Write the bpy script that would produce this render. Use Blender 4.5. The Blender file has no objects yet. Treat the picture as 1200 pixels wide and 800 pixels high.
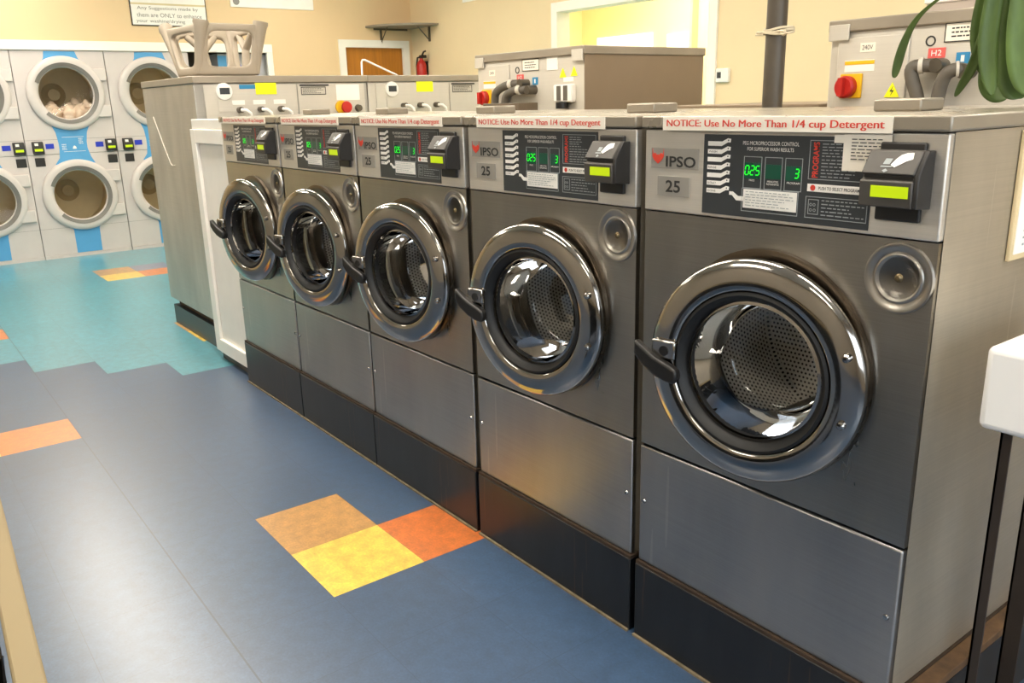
import bpy, bmesh, math, random
from mathutils import Vector, Matrix, Euler
random.seed(7)
scene = bpy.context.scene
COL = scene.collection
PI = math.pi
T = 0.3048

# ------------------------------------------------------------------ helpers
def lin(h):
    h = h.lstrip('#')
    out = []
    for i in (0, 2, 4):
        c = int(h[i:i+2], 16) / 255
        out.append(c / 12.92 if c <= 0.04045 else ((c + 0.055) / 1.055) ** 2.4)
    return (*out, 1.0)

class NT:
    def __init__(s, name):
        s.m = bpy.data.materials.new(name); s.m.use_nodes = True
        s.t = s.m.node_tree; s.n = s.t.nodes; s.l = s.t.links
        s.b = s.n['Principled BSDF']; s.out = s.n['Material Output']
    def add(s, typ, ins=None, **kw):
        nd = s.n.new(typ)
        for k, v in kw.items(): setattr(nd, k, v)
        for k, v in (ins or {}).items(): s.put(nd.inputs[k], v)
        return nd
    def put(s, sock, v):
        if isinstance(v, bpy.types.NodeSocket): s.l.new(v, sock)
        else: sock.default_value = v
    def math(s, op, a, b=0.0, c=0.0):
        nd = s.n.new('ShaderNodeMath'); nd.operation = op
        s.put(nd.inputs[0], a); s.put(nd.inputs[1], b); s.put(nd.inputs[2], c)
        return nd.outputs[0]
    def mix(s, f, a, b, mode='MIX'):
        nd = s.n.new('ShaderNodeMix'); nd.data_type = 'RGBA'; nd.blend_type = mode
        s.put(nd.inputs[0], f); s.put(nd.inputs[6], a); s.put(nd.inputs[7], b)
        return nd.outputs[2]
    def obj(s, scale=(1, 1, 1)):
        tc = s.n.new('ShaderNodeTexCoord'); mp = s.n.new('ShaderNodeMapping')
        mp.inputs['Scale'].default_value = scale
        s.l.new(tc.outputs['Object'], mp.inputs['Vector']); return mp.outputs[0]
    def noise(s, vec, scale, detail=4.0, rough=0.55):
        nd = s.add('ShaderNodeTexNoise', {'Vector': vec, 'Scale': scale, 'Detail': detail, 'Roughness': rough})
        return nd.outputs[0]
    def ramp(s, f, lo, hi):
        nd = s.n.new('ShaderNodeMapRange'); s.put(nd.inputs[0], f)
        nd.inputs[1].default_value, nd.inputs[2].default_value = 0.3, 0.7
        nd.inputs[3].default_value, nd.inputs[4].default_value = lo, hi
        return nd.outputs[0]
    def bump(s, h, strength, dist=0.002):
        nd = s.add('ShaderNodeBump', {'Height': h, 'Strength': strength, 'Distance': dist})
        s.l.new(nd.outputs[0], s.b.inputs['Normal'])

def mat(name, col, rough=0.5, metal=0.0, var=0.08, scale=6.0, bump=0.0, bscale=60.0, emit=0.0, stretch=(1, 1, 1), spec=0.5, coat=0.0):
    k = NT(name); c = lin(col) if isinstance(col, str) else col
    v = k.obj(stretch); n = k.noise(v, scale)
    f = k.ramp(n, 1 - var, 1 + var)
    k.put(k.b.inputs['Base Color'], k.mix(1.0, c, k.add('ShaderNodeCombineColor', {0: f, 1: f, 2: f}).outputs[0], 'MULTIPLY'))
    k.put(k.b.inputs['Roughness'], k.ramp(n, max(0.02, rough - 0.05), min(1, rough + 0.05)))
    k.b.inputs['Metallic'].default_value = metal
    k.b.inputs['Specular IOR Level'].default_value = spec
    k.b.inputs['Coat Weight'].default_value = coat
    if bump: k.bump(k.noise(v, bscale), bump)
    if emit:
        k.b.inputs['Emission Color'].default_value = c; k.b.inputs['Emission Strength'].default_value = emit
    return k.m

def steel(name, col, rough=0.3, aniso=0.6, var=0.1, stain=0.12, metal=1.0):
    k = NT(name); c = lin(col)
    v = k.obj((2.5, 2.5, 420)); br = k.noise(v, 1.0, 2.0)
    blot = k.noise(k.obj((3, 3, 1.1)), 1.6, 5.0)
    f = k.math('MULTIPLY', k.ramp(br, 1 - var, 1 + var), k.ramp(blot, 1 - stain, 1 + stain))
    dr = k.noise(k.obj((34, 34, 1.3)), 1.0, 1.0); dm = k.math('MULTIPLY', k.math('GREATER_THAN', dr, 0.735), 0.16)
    cc = k.mix(1.0, c, k.add('ShaderNodeCombineColor', {0: f, 1: f, 2: f}).outputs[0], 'MULTIPLY')
    k.put(k.b.inputs['Base Color'], k.mix(dm, cc, lin('#e8e2d6')))
    k.put(k.b.inputs['Roughness'], k.ramp(blot, rough - 0.04, rough + 0.06))
    k.b.inputs['Metallic'].default_value = metal
    k.b.inputs['Anisotropic'].default_value = aniso
    k.b.inputs['Anisotropic Rotation'].default_value = 0.25
    tg = k.add('ShaderNodeTangent', direction_type='RADIAL', axis='Z')
    k.l.new(tg.outputs[0], k.b.inputs['Tangent'])
    k.bump(br, 0.015, 0.0005)
    return k.m

class MB:
    def __init__(s): s.bm = bmesh.new()
    def face(s, vs):
        try: return s.bm.faces.new(vs)
        except ValueError: return None
    def box(s, x0, x1, y0, y1, z0, z1, skip=''):
        v = [s.bm.verts.new((x, y, z)) for z in (z0, z1) for y in (y0, y1) for x in (x0, x1)]
        F = {'-z': (0, 2, 3, 1), '+z': (4, 5, 7, 6), '-y': (0, 1, 5, 4), '+y': (2, 6, 7, 3), '-x': (0, 4, 6, 2), '+x': (1, 3, 7, 5)}
        for k, f in F.items():
            if k not in skip.split(): s.face([v[i] for i in f])
        return s
    def prism(s, pts, axis, a0, a1):
        # pts in the two other axes: y -> (x,z); x -> (y,z); z -> (x,y)
        def P(p, a):
            return {'y': (p[0], a, p[1]), 'x': (a, p[0], p[1]), 'z': (p[0], p[1], a)}[axis]
        A = [s.bm.verts.new(P(p, a0)) for p in pts]; B = [s.bm.verts.new(P(p, a1)) for p in pts]
        s.face(A[::-1]); s.face(B); n = len(pts)
        for i in range(n): s.face((A[i], A[(i+1) % n], B[(i+1) % n], B[i]))
        return s
    def lathe(s, prof, axis='y', c=(0, 0, 0), n=48, a0=0.0, a1=2*PI, closed=False):
        full = abs(a1 - a0 - 2*PI) < 1e-6
        m = n if full else n + 1
        rings = []
        for r, h in prof:
            ring = []
            if r < 1e-6:
                p = {'y': (0, h, 0), 'x': (h, 0, 0), 'z': (0, 0, h)}[axis]
                vv = s.bm.verts.new(Vector(c) + Vector(p)); ring = [vv] * m
            else:
                for i in range(m):
                    a = a0 + (a1 - a0) * i / n; u, w = r*math.cos(a), r*math.sin(a)
                    p = {'y': (u, h, w), 'x': (h, u, w), 'z': (u, w, h)}[axis]
                    ring.append(s.bm.verts.new(Vector(c) + Vector(p)))
            rings.append(ring)
        prs = list(zip(rings, rings[1:])) + ([(rings[-1], rings[0])] if closed else [])
        for A, B in prs:
            for i in range(n):
                j = (i + 1) % m
                q = []
                for vv in (A[i], A[j], B[j], B[i]):
                    if vv not in q: q.append(vv)
                if len(q) > 2: s.face(q)
        if closed and not full:
            s.face([R[0] for R in rings]); s.face([R[-1] for R in rings][::-1])
        return s
    def cyl(s, p0, p1, r, n=16, r2=None):
        return s.tube([p0, p1], [r, r if r2 is None else r2], n)
    def tube(s, path, r, n=10, closed=False):
        P = [Vector(p) for p in path]; N = len(P)
        rr = r if isinstance(r, (list, tuple)) else [r] * N
        rings = []; up = None
        for i, p in enumerate(P):
            if closed: d = P[(i+1) % N] - P[i-1]
            else: d = (P[min(i+1, N-1)] - P[max(i-1, 0)])
            d.normalize()
            if up is None:
                up = Vector((0, 0, 1)) if abs(d.z) < 0.9 else Vector((1, 0, 0))
            a = d.cross(up).normalized(); b = a.cross(d).normalized(); up = b
            rings.append([s.bm.verts.new(p + rr[i]*(a*math.cos(2*PI*k/n) + b*math.sin(2*PI*k/n))) for k in range(n)])
        for i in range(N if closed else N - 1):
            A, B = rings[i], rings[(i+1) % N]
            for k in range(n): s.face((A[k], A[(k+1) % n], B[(k+1) % n], B[k]))
        if not closed: s.face(rings[0][::-1]); s.face(rings[-1])
        return s
    def plate_hole(s, x0, x1, z0, z1, cx, cz, r, y=0.0, n=64, ylip=0.02):
        O, I, L, E = [], [], [], []
        for i in range(n):
            a = 2*PI*(i + 0.5)/n; ca, sa = math.cos(a), math.sin(a)
            tx = ((x1 if ca > 0 else x0) - cx)/ca if abs(ca) > 1e-9 else 1e9
            tz = ((z1 if sa > 0 else z0) - cz)/sa if abs(sa) > 1e-9 else 1e9
            t = min(tx, tz)
            O.append([cx + t*ca, cz + t*sa]); I.append((cx + r*ca, cz + r*sa))
        for X in (x0, x1):
            for Z in (z0, z1):
                b = min(range(n), key=lambda i: (O[i][0]-X)**2 + (O[i][1]-Z)**2); O[b] = [X, Z]
        Ov = [s.bm.verts.new((a, y, b)) for a, b in O]; Iv = [s.bm.verts.new((a, y, b)) for a, b in I]
        Lv = [s.bm.verts.new((a, y+ylip, b)) for a, b in I]; Ev = [s.bm.verts.new((a, y+ylip, b)) for a, b in O]
        for i in range(n):
            j = (i+1) % n
            s.face((Ov[i], Ov[j], Iv[j], Iv[i])); s.face((Iv[i], Iv[j], Lv[j], Lv[i])); s.face((Ov[j], Ov[i], Ev[i], Ev[j]))
        return s
    def mesh(s, me, M=Matrix()):
        tmp = bmesh.new(); tmp.from_mesh(me); tmp.transform(M)
        m2 = bpy.data.meshes.new('t'); tmp.to_mesh(m2); tmp.free(); s.bm.from_mesh(m2); bpy.data.meshes.remove(m2)
        return s
    def move(s, M): s.bm.transform(M); return s
    def build(s, name, m, parent=None, bevel=0.0, seg=2, smooth=35, recalc=True, kind=None, label=None):
        if recalc: bmesh.ops.recalc_face_normals(s.bm, faces=s.bm.faces)
        me = bpy.data.meshes.new(name); s.bm.to_mesh(me); s.bm.free()
        me.materials.append(m)
        if smooth:
            for p in me.polygons: p.use_smooth = True
            me.set_sharp_from_angle(angle=math.radians(smooth))
        o = bpy.data.objects.new(name, me); COL.objects.link(o)
        if parent: o.parent = parent
        if bevel:
            b = o.modifiers.new('bevel', 'BEVEL'); b.width = bevel; b.segments = seg; b.limit_method = 'ANGLE'; b.angle_limit = math.radians(40)
        if kind: o['kind'] = kind
        if label: o['label'] = label
        return o

def thing(name, label, cat, loc=(0, 0, 0), rz=0.0, group=None):
    o = bpy.data.objects.new(name, None); COL.objects.link(o); o.empty_display_size = 0.1
    o.location = loc; o.rotation_euler = (0, 0, rz); o['label'] = label; o['category'] = cat
    if group: o['group'] = group
    return o
def tag(o, label, cat, group=None, kind=None):
    o['label'] = label; o['category'] = cat
    if group: o['group'] = group
    if kind: o['kind'] = kind
    return o
def dup(root, loc, label):
    r = root.copy(); COL.objects.link(r); r.location = loc; r['label'] = label
    for ch in list(root.children):
        c = ch.copy(); COL.objects.link(c); c.parent = r
        for g in list(ch.children):
            d = g.copy(); COL.objects.link(d); d.parent = c
    return r

_tc = {}
def text_mesh(body, bold=0.0):
    if (body, bold) in _tc: return _tc[(body, bold)]
    cu = bpy.data.curves.new('t', 'FONT'); cu.body = body; cu.resolution_u = 3; cu.offset = bold
    o = bpy.data.objects.new('t', cu); COL.objects.link(o)
    dg = bpy.context.evaluated_depsgraph_get()
    me = bpy.data.meshes.new_from_object(o.evaluated_get(dg), depsgraph=dg)
    bpy.data.objects.remove(o); bpy.data.curves.remove(cu)
    xs = [v.co.x for v in me.vertices]; ys = [v.co.y for v in me.vertices]
    x0, x1, y0, y1 = min(xs), max(xs), min(ys), max(ys)
    for v in me.vertices:
        v.co = ((v.co.x - x0)/(x1 - x0) - 0.5, 0, (v.co.y - y0)/(y1 - y0) - 0.5)
    me['asp'] = (x1 - x0)/(y1 - y0)
    _tc[(body, bold)] = me
    return me
def text(mb, body, cx, cz, w, h, y=0.0, bold=0.0, rot=0.0):
    M = Matrix.Translation((cx, y, cz)) @ Matrix.Rotation(rot, 4, 'Y') @ Matrix.Diagonal((w, 1, h, 1))
    return mb.mesh(text_mesh(body, bold), M)
def lines(mb, x0, x1, z0, z1, rows, y, th=0.0016, rag=0.35, rnd=random):
    for i in range(rows):
        z = z1 - (z1 - z0)*(i + 0.5)/rows
        x = x0; end = x1 - (x1 - x0)*rag*rnd.random()
        while x < end - 0.002:
            w = min(rnd.uniform(0.005, 0.014), end - x)
            mb.box(x, x + w, y, y + 0.0004, z - th/2, z + th/2); x += w + 0.003
    return mb
def frame(mb, x0, x1, z0, z1, y, t=0.0012):
    mb.box(x0, x1, y, y+.0004, z0, z0+t); mb.box(x0, x1, y, y+.0004, z1-t, z1)
    mb.box(x0, x0+t, y, y+.0004, z0, z1); mb.box(x1-t, x1, y, y+.0004, z0, z1)
    return mb
SEG = {'0': 'abcdef', '2': 'abged', '5': 'afgcd', '3': 'abgcd'}
def digit(mb, ch, x, z, w, h, y, t=0.0022):
    sh = 0.12
    S = {'a': (0, h, w, h), 'g': (0, h/2, w, h/2), 'd': (0, 0, w, 0), 'f': (0, h/2, 0, h), 'b': (w, h/2, w, h), 'e': (0, 0, 0, h/2), 'c': (w, 0, w, h/2)}
    for s in SEG[ch]:
        a, b, c, d = S[s]; g = t*0.45
        if b == d: q = [(a+g, b-t/2), (c-g, b-t/2), (c-g, b+t/2), (a+g, b+t/2)]
        else: q = [(a-t/2, b+g), (a+t/2, b+g), (a+t/2, d-g), (a-t/2, d-g)]
        mb.prism([(x+p+sh*r, z+r) for p, r in q], 'y', y, y+.0004)
    return mb

# ------------------------------------------------------------------ materials
M_steel = steel('brushed_steel', '#9d9a94', 0.30, 0.65, 0.05)
M_steel_low = steel('brushed_steel_lower', '#a3a2a1', 0.34, 0.65, 0.05)
M_ctrl = steel('satin_control_steel', '#d6d1c8', 0.46, 0.3, 0.04, 0.05, metal=0.75)
M_side = steel('dull_side_steel', '#b5ad9d', 0.40, 0.55, 0.05, 0.16, metal=0.6)
M_lid = mat('lid_grey', '#9a9182', 0.3, 0.35, 0.05)
M_chrome = mat('polished_chrome', '#a9a5a0', 0.09, 1.0, 0.05, 4)
M_rim = mat('dark_rim_steel', '#6a5f52', 0.3, 1.0)
M_black = mat('black_plastic', '#1b1a19', 0.4)
M_rubber = mat('black_rubber', '#111111', 0.55)
M_reader = mat('reader_grey_plastic', '#47433e', 0.5, bump=0.05, bscale=300)
M_reader_d = mat('reader_dark_plastic', '#242220', 0.5)
M_lime = mat('lime_lcd', '#b9d400', 0.4, emit=0.30, var=0.04)
M_disp = mat('charcoal_display', '#33373a', 0.42)
M_white = mat('white_print', '#f2efe8', 0.6, var=0.03)
M_grey_print = mat('grey_print', '#9aa0a0', 0.6, var=0.03)
M_red_print = mat('red_print', '#d6402e', 0.55, var=0.03)
M_dark_print = mat('dark_print', '#2a2927', 0.6, var=0.03)
M_teal = mat('dark_teal_window', '#0d4f3c', 0.3)
M_green = mat('green_led', '#10e028', 0.4, emit=0.8, var=0.02)
M_badge = mat('badge_grey', '#a09c94', 0.5, 0.3)
M_notice = mat('notice_paper', '#f4ecdc', 0.6, var=0.02)
M_plinth = NT('black_plinth')
def _pl():
    k = M_plinth; n = k.noise(k.obj((5, 5, 1.5)), 3.0, 6); f = k.ramp(n, 0, 1)
    st = k.noise(k.obj((22, 22, 0.8)), 2.0, 3); g = k.math('GREATER_THAN', st, 0.68)
    c = k.mix(f, lin('#101114'), lin('#1b1d20')); c = k.mix(k.math('MULTIPLY', g, 0.35), c, lin('#5a4027'))
    k.put(k.b.inputs['Base Color'], c); k.b.inputs['Roughness'].default_value = 0.34
    return k.m
M_plinth = _pl()
M_rust = mat('rusty_ledge', '#3d2d1f', 0.8, 0, 0.4, 20, 0.4)
M_seal = mat('grimy_sealant', '#7d6f58', 0.8, 0, 0.35, 30)

def glass(name, tint=(1, 1, 1, 1), rough=0.02, refl=0.5):
    k = NT(name); k.n.remove(k.b)
    tr = k.add('ShaderNodeBsdfTransparent', {'Color': tint}); gl = k.add('ShaderNodeBsdfGlossy', {'Roughness': rough})
    fr = k.add('ShaderNodeFresnel', {'IOR': 1.45}); f = k.math('MULTIPLY', fr.outputs[0], refl*2)
    n = k.noise(k.obj(), 3.0); f = k.math('MULTIPLY', f, k.ramp(n, 0.9, 1.1))
    mx = k.add('ShaderNodeMixShader', {0: f, 1: tr.outputs[0], 2: gl.outputs[0]})
    k.l.new(mx.outputs[0], k.out.inputs['Surface']); return k.m
M_glass = glass('door_glass', (0.97, 0.96, 0.93, 1), 0.02, 0.8)
M_glass_dryer = glass('dryer_glass', (0.96, 0.95, 0.92, 1), 0.05, 0.3)
M_pane = glass('window_glass', (1, 1, 1, 1), 0.0, 0.4)

def perforated():
    k = NT('perforated_drum'); tc = k.n.new('ShaderNodeTexCoord')
    sp = k.add('ShaderNodeSeparateXYZ', {0: tc.outputs['Object']})
    # hole lattice: angle around the drum x depth on the wall, plain x/z lattice on the back plate
    ang = k.math('ARCTAN2', k.math('SUBTRACT', sp.outputs[2], 0.835), k.math('SUBTRACT', sp.outputs[0], 0.3375))
    depth = sp.outputs[1]
    v1 = k.math('MULTIPLY', depth, 88.0); u1 = k.math('MULTIPLY', ang, 24.0)
    ux = k.math('MULTIPLY', sp.outputs[0], 88.0); vz = k.math('MULTIPLY', sp.outputs[2], 88.0)
    isback = k.math('GREATER_THAN', depth, 0.398)
    def pick(a, b): return k.math('ADD', k.math('MULTIPLY', b, isback), k.math('MULTIPLY', a, k.math('SUBTRACT', 1.0, isback)))
    U = pick(u1, ux); V = pick(v1, vz)
    row = k.math('FLOOR', V); off = k.math('MULTIPLY', k.math('MODULO', row, 2.0), 0.5)
    fu = k.math('SUBTRACT', k.math('FRACT', k.math('ADD', U, off)), 0.5); fv = k.math('SUBTRACT', k.math('FRACT', V), 0.5)
    d = k.math('SQRT', k.math('ADD', k.math('MULTIPLY', fu, fu), k.math('MULTIPLY', fv, fv)))
    hole = k.math('LESS_THAN', d, 0.26)
    k.put(k.b.inputs['Base Color'], k.mix(hole, lin('#f0eee9'), lin('#060606')))
    k.put(k.b.inputs['Metallic'], k.math('MULTIPLY', 0.45, k.math('SUBTRACT', 1.0, hole))); k.b.inputs['Roughness'].default_value = 0.36
    return k.m
M_drum = perforated()
M_drum_solid = mat('drum_steel', '#8d8880', 0.25, 1.0)

# ------------------------------------------------------------------ front-row washers
W, PX, DX, DZ = 0.675, 0.34, 0.338, 0.835
Y0 = 0.55
def build_washer():
    t = thing('washing_machine', '', 'washing machine', (0, Y0, 0), group='row of large stainless front-loading washers')
    MB().box(0.001, W-0.001, 0.012, 0.80, 0.222, 1.29, skip='-y').build('cabinet', M_side, t, recalc=False)
    MB().plate_hole(0.002, W-0.002, 0.543, 1.110, DX, DZ, 0.17).build('front_panel', M_steel, t, bevel=0.0)
    MB().box(0.002, W-0.002, -0.004, 0.02, 1.113, 1.289).build('control_panel', M_ctrl, t, bevel=0.003)
    lp = MB().box(0.002, W-0.002, -0.003, 0.02, 0.221, 0.537).build('lower_panel', M_steel_low, t, bevel=0.004)
    for x in (0.018, W-0.02):
        m = MB().lathe([(0, -0.007), (0.005, -0.0065), (0.0065, -0.003)], 'y', (x, 0, 0.39), 14)
        m.build('panel_screw', M_chrome, lp)
    MB().box(-0.003, W+0.003, -0.013, 0.81, 1.2915, 1.318).build('lid', M_lid, t, bevel=0.004)
    pl = MB().box(-0.001, W+0.004, -0.012, 0.74, 0, 0.212).build('plinth', M_plinth, t, bevel=0.003)
    MB().box(0.0, W+0.004, -0.010, 0.73, 0.212, 0.2205).build('ledge', M_rust, pl)
    MB().box(0.0, W+0.003, -0.019, -0.010, 0, 0.006).build('sealant_strip', M_seal, pl)
    sd = MB().box(0.393, 0.492, 0.24, 0.33, 1.318, 1.342).build('soap_dispenser', M_lid, t, bevel=0.004)
    # round opening flange on the cabinet; the door hangs a little ajar from hinges at its right
    c = (DX, 0, DZ)
    MB().lathe([(0.238, 0.001), (0.237, -0.010), (0.226, -0.013), (0.200, -0.004), (0.172, 0.012), (0.170, 0.03)], 'y', (DX+0.008, 0, DZ-0.01), 96).build('door_flange', M_rim, t, smooth=40)
    HX, HY = 0.600, -0.008
    c = (0.350 - HX, 0, DZ - 0.014)
    door = MB().lathe([(0.222, 0.006), (0.229, 0.002), (0.2315, -0.006), (0.229, -0.013), (0.222, -0.018), (0.205, -0.0235), (0.187, -0.0255), (0.173, -0.025), (0.1665, -0.020), (0.165, 0.0), (0.20, 0.004)], 'y', c, 96, closed=True).build('door', M_chrome, t, smooth=60)
    door.location = (HX, HY, 0); door.rotation_euler = (0, 0, math.radians(10.5))
    MB().lathe([(0.166, -0.021), (0.160, -0.024), (0.152, -0.018), (0.146, -0.006), (0.141, 0.01), (0.139, 0.05), (0.165, 0.05), (0.167, 0.0)], 'y', c, 72, closed=True).build('door_gasket', M_rubber, door, smooth=60)
    MB().lathe([(0.143, 0.0), (0.139, 0.03), (0.130, 0.09), (0.121, 0.125), (0.112, 0.135), (0.06, 0.142), (0, 0.143)], 'y', c, 64).build('door_glass', M_glass, door, smooth=60)
    MB().lathe([(0.145, -0.006), (0.139, -0.008), (0.137, -0.002), (0.143, 0.0)], 'y', c, 64, closed=True).build('glass_rim', M_chrome, door, smooth=60)
    for z in (0.892, 0.761):
        MB().lathe([(0, -0.034), (0.0055, -0.033), (0.008, -0.030), (0.0085, -0.02)], 'y', (0.546-HX, 0, z), 18).build('hinge_bolt', M_chrome, door)
    # latch bracket and black lever at the left of the ring
    MB().box(0.135-HX, 0.192-HX, -0.036, -0.012, 0.822, 0.862).build('latch_bracket', M_chrome, door, bevel=0.004)
    MB().lathe([(0, -0.0375), (0.011, -0.0375), (0.011, -0.030)], 'y', (0.166-HX, 0, 0.840), 16).build('latch_hole', M_black, door)
    h = MB().prism([(0.100-HX, 0.858), (0.118-HX, 0.846), (0.150-HX, 0.827), (0.185-HX, 0.814), (0.204-HX, 0.806), (0.207-HX, 0.789), (0.200-HX, 0.774), (0.175-HX, 0.777), (0.148-HX, 0.786), (0.118-HX, 0.805), (0.098-HX, 0.826)], 'y', -0.052, -0.030)
    h.build('door_handle', M_black, door, bevel=0.006, seg=3)
    # drum
    c = (DX, 0, DZ)
    dr = MB().lathe([(0.20, 0.075), (0.275, 0.085), (0.28, 0.10), (0.28, 0.385), (0.27, 0.40), (0.0, 0.402)], 'y', c, 64).build('drum', M_drum, t)
    MB().lathe([(0.20, 0.075), (0.178, 0.06), (0.166, 0.03), (0.158, 0.03), (0.168, 0.065), (0.195, 0.09)], 'y', c, 64).build('drum_lip', M_drum_solid, dr, smooth=60)
    for a in (-110, 10, 130):
        lf = MB().prism([(-0.055, -0.28), (0.055, -0.28), (0.018, -0.20), (-0.018, -0.20)], 'y', 0.10, 0.39)
        lf.move(Matrix.Translation(c) @ Matrix.Rotation(math.radians(-(a+90)), 4, 'Y')); lf.build('drum_lifter', M_drum_solid, dr, bevel=0.008)
    # embossed round cover at upper right
    M_valve2 = mat('brassy_screw', '#8a7a5c', 0.4, 0.8)
    M_cover = mat('cover_steel', '#b0aba3', 0.36, 0.9, 0.04)
    cv = MB().lathe([(0.064, 0.001), (0.062, -0.005), (0.056, -0.006), (0.052, -0.002), (0.046, -0.001), (0.043, -0.005), (0.040, -0.005), (0.037, 0.0), (0.0, 0.0)], 'y', (0.61, 0, 1.043), 48).build('round_cover', M_cover, t, smooth=60)
    MB().lathe([(0, -0.005), (0.004, -0.0045), (0.006, -0.001), (0.008, 0.0)], 'y', (0.61, 0, 1.043), 18).build('cover_screw', M_valve2, cv)
    # badge plates
    y = -0.0055
    b = MB().box(0.022, 0.156, y, 0, 1.207, 1.250).build('badge_plate', M_badge, t)
    e = [(-1, 1), (-.86, .25), (-.5, .42), (-.2, .1), (0, .22), (.2, .1), (.5, .42), (.86, .25), (1, 1), (1.02, -.05), (.7, -.5), (0, -1), (-.7, -.5), (-1.02, -.05)]
    MB().prism([(0.042+0.0165*p, 1.2325+0.0165*q) for p, q in e], 'y', y-0.0008, y).build('red_emblem', M_red_print, b)
    text(MB(), 'IPSO', 0.1075, 1.222, 0.084, 0.023, y-0.0008, 0.02).build('badge_lettering', M_dark_print, b, smooth=0)
    b = MB().box(0.042, 0.133, y, 0, 1.148, 1.190).build('number_plate', M_badge, t)
    text(MB(), '25', 0.0875, 1.169, 0.042, 0.026, y-0.0008, 0.02).build('number_lettering', M_dark_print, b, smooth=0)
    # notice on the lid edge
    n = MB().box(0.062, 0.580, -0.0145, -0.012, 1.288, 1.3155).build('notice_sticker', M_notice, t)
    m = MB()
    for ox in (-0.0006, 0.0006): text(m, 'NOTICE: Use No More Than 1/4 cup Detergent', 0.320+ox, 1.3008, 0.492, 0.0180, -0.0152, 0.0)
    m.build('notice_lettering', M_red_print, n, smooth=0)
    # charcoal display
    y = -0.0055
    d = MB().box(0.170, 0.547, y, 0, 1.120, 1.281).build('control_display', M_disp, t)
    y -= 0.0006
    for i in range(7):
        z = 1.2625 - i*0.0158; x = 0.181
        MB().prism([(x, z-.0045), (x+.035, z-.0045), (x+.05, z+.003), (x+.057, z+.003), (x+.058, z+.010), (x+.050, z+.011), (x+.036, z+.0045), (x, z+.0045)], 'y', y, y+.0005).build('indicator_label', M_white, d)
    MB().prism([(0.280, 1.152), (0.258, 1.152), (0.247, 1.162), (0.240, 1.162), (0.240, 1.169), (0.249, 1.169), (0.262, 1.161), (0.280, 1.161)], 'y', y, y+.0005).build('indicator_label', M_white, d)
    m = MB()
    for i, w in enumerate(('', 'WASH', '', 'RINSE', '', 'EXTRACT', 'DONE')):
        if w: text(m, w, 0.182 + 0.0125, 1.2625 - i*0.0158, 0.021, 0.0042, y-0.0004)
    for i in range(7): m.lathe([(0, 0), (0.0016, 0)], 'y', (0.233, y-0.0004, 1.2695 - i*0.0158), 10)
    m.build('indicator_lettering', M_dark_print, d, smooth=0)
    m = MB(); text(m, 'PEG MICROPROCESSOR CONTROL', 0.333, 1.2655, 0.128, 0.0072, y, 0.0); text(m, 'FOR SUPERIOR WASH RESULTS', 0.333, 1.2545, 0.106, 0.0068, y, 0.0)
    m.build('title_lettering', M_white, d, smooth=0)
    text(MB(), 'PRICE', 0.294, 1.194, 0.013, 0.0038, y).build('window_lettering', M_white, d, smooth=0)
    m = MB(); text(m, 'MINUTES', 0.343, 1.1935, 0.025, 0.0036, y); text(m, 'REMAINING', 0.343, 1.1885, 0.028, 0.0036, y); m.build('window_lettering', M_white, d, smooth=0)
    text(MB(), 'PROGRAM', 0.389, 1.1935, 0.028, 0.0038, y).build('window_lettering', M_white, d, smooth=0)
    m = MB()
    for a, b2 in ((0.273, 0.316), (0.323, 0.363), (0.369, 0.407)): frame(m, a, b2, 1.178, 1.240, y)
    frame(m, 0.420, 0.541, 1.203, 1.274, y); frame(m, 0.418, 0.543, 1.132, 1.172, y); frame(m, 0.424, 0.446, 1.139, 1.167, y)
    frame(m, 0.271, 0.402, 1.132, 1.178, y)
    for a, b2 in ((0.430, 1.157), (0.437, 1.157), (0.430, 1.147), (0.438, 1.147)): m.lathe([(0.0018, 0), (0.0030, 0)], 'y', (a, y, b2), 10)
    m.build('panel_outline', M_grey_print, d, smooth=0)
    m = MB().box(0.275, 0.314, y, y+.0005, 1.197, 1.228).box(0.325, 0.361, y, y+.0005, 1.199, 1.226).box(0.371, 0.405, y, y+.0005, 1.198, 1.225)
    m.build('digit_window', M_teal, d)
    m = MB(); yy = y - 0.0006
    for i, ch in enumerate('025'): digit(m, ch, 0.2765 + i*0.0125, 1.2045, 0.0085, 0.0175, yy)
    digit(m, '3', 0.391, 1.2035, 0.008, 0.0165, yy)
    m.build('lit_digits', M_green, d, smooth=0)
    st = MB().box(0.275, 0.399, y, y+.0005, 1.139, 1.176).build('instruction_sticker', M_white, d)
    m = MB(); lines(m, 0.281, 0.394, 1.142, 1.174, 6, y-.0006, 0.0013); m.build('sticker_print', M_grey_print, d, smooth=0)
    text(MB(), 'PROGRAMS', 0.434, 1.2385, 0.064, 0.0125, y, 0.02, -PI/2).build('program_lettering', M_red_print, d, smooth=0)
    m = MB(); lines(m, 0.446, 0.500, 1.243, 1.270, 5, y, 0.0016); lines(m, 0.446, 0.535, 1.206, 1.242, 6, y, 0.0016); m.build('program_print', M_grey_print, d, smooth=0)
    m = MB(); lines(m, 0.452, 0.538, 1.136, 1.169, 5, y, 0.0018); m.build('instruction_print', M_grey_print, d, smooth=0)
    MB().box(0.420, 0.540, y, y+.0005, 1.181, 1.195).build('push_strip', M_white, d)
    m = MB().lathe([(0, 0), (0.0055, 0)], 'y', (0.432, y-.0006, 1.188), 16); m.build('push_dot', M_red_print, d)
    text(MB(), 'PUSH TO SELECT PROGRAM', 0.485, 1.188, 0.082, 0.0058, y-.0006, 0.012).build('push_lettering', M_dark_print, d, smooth=0)
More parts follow.
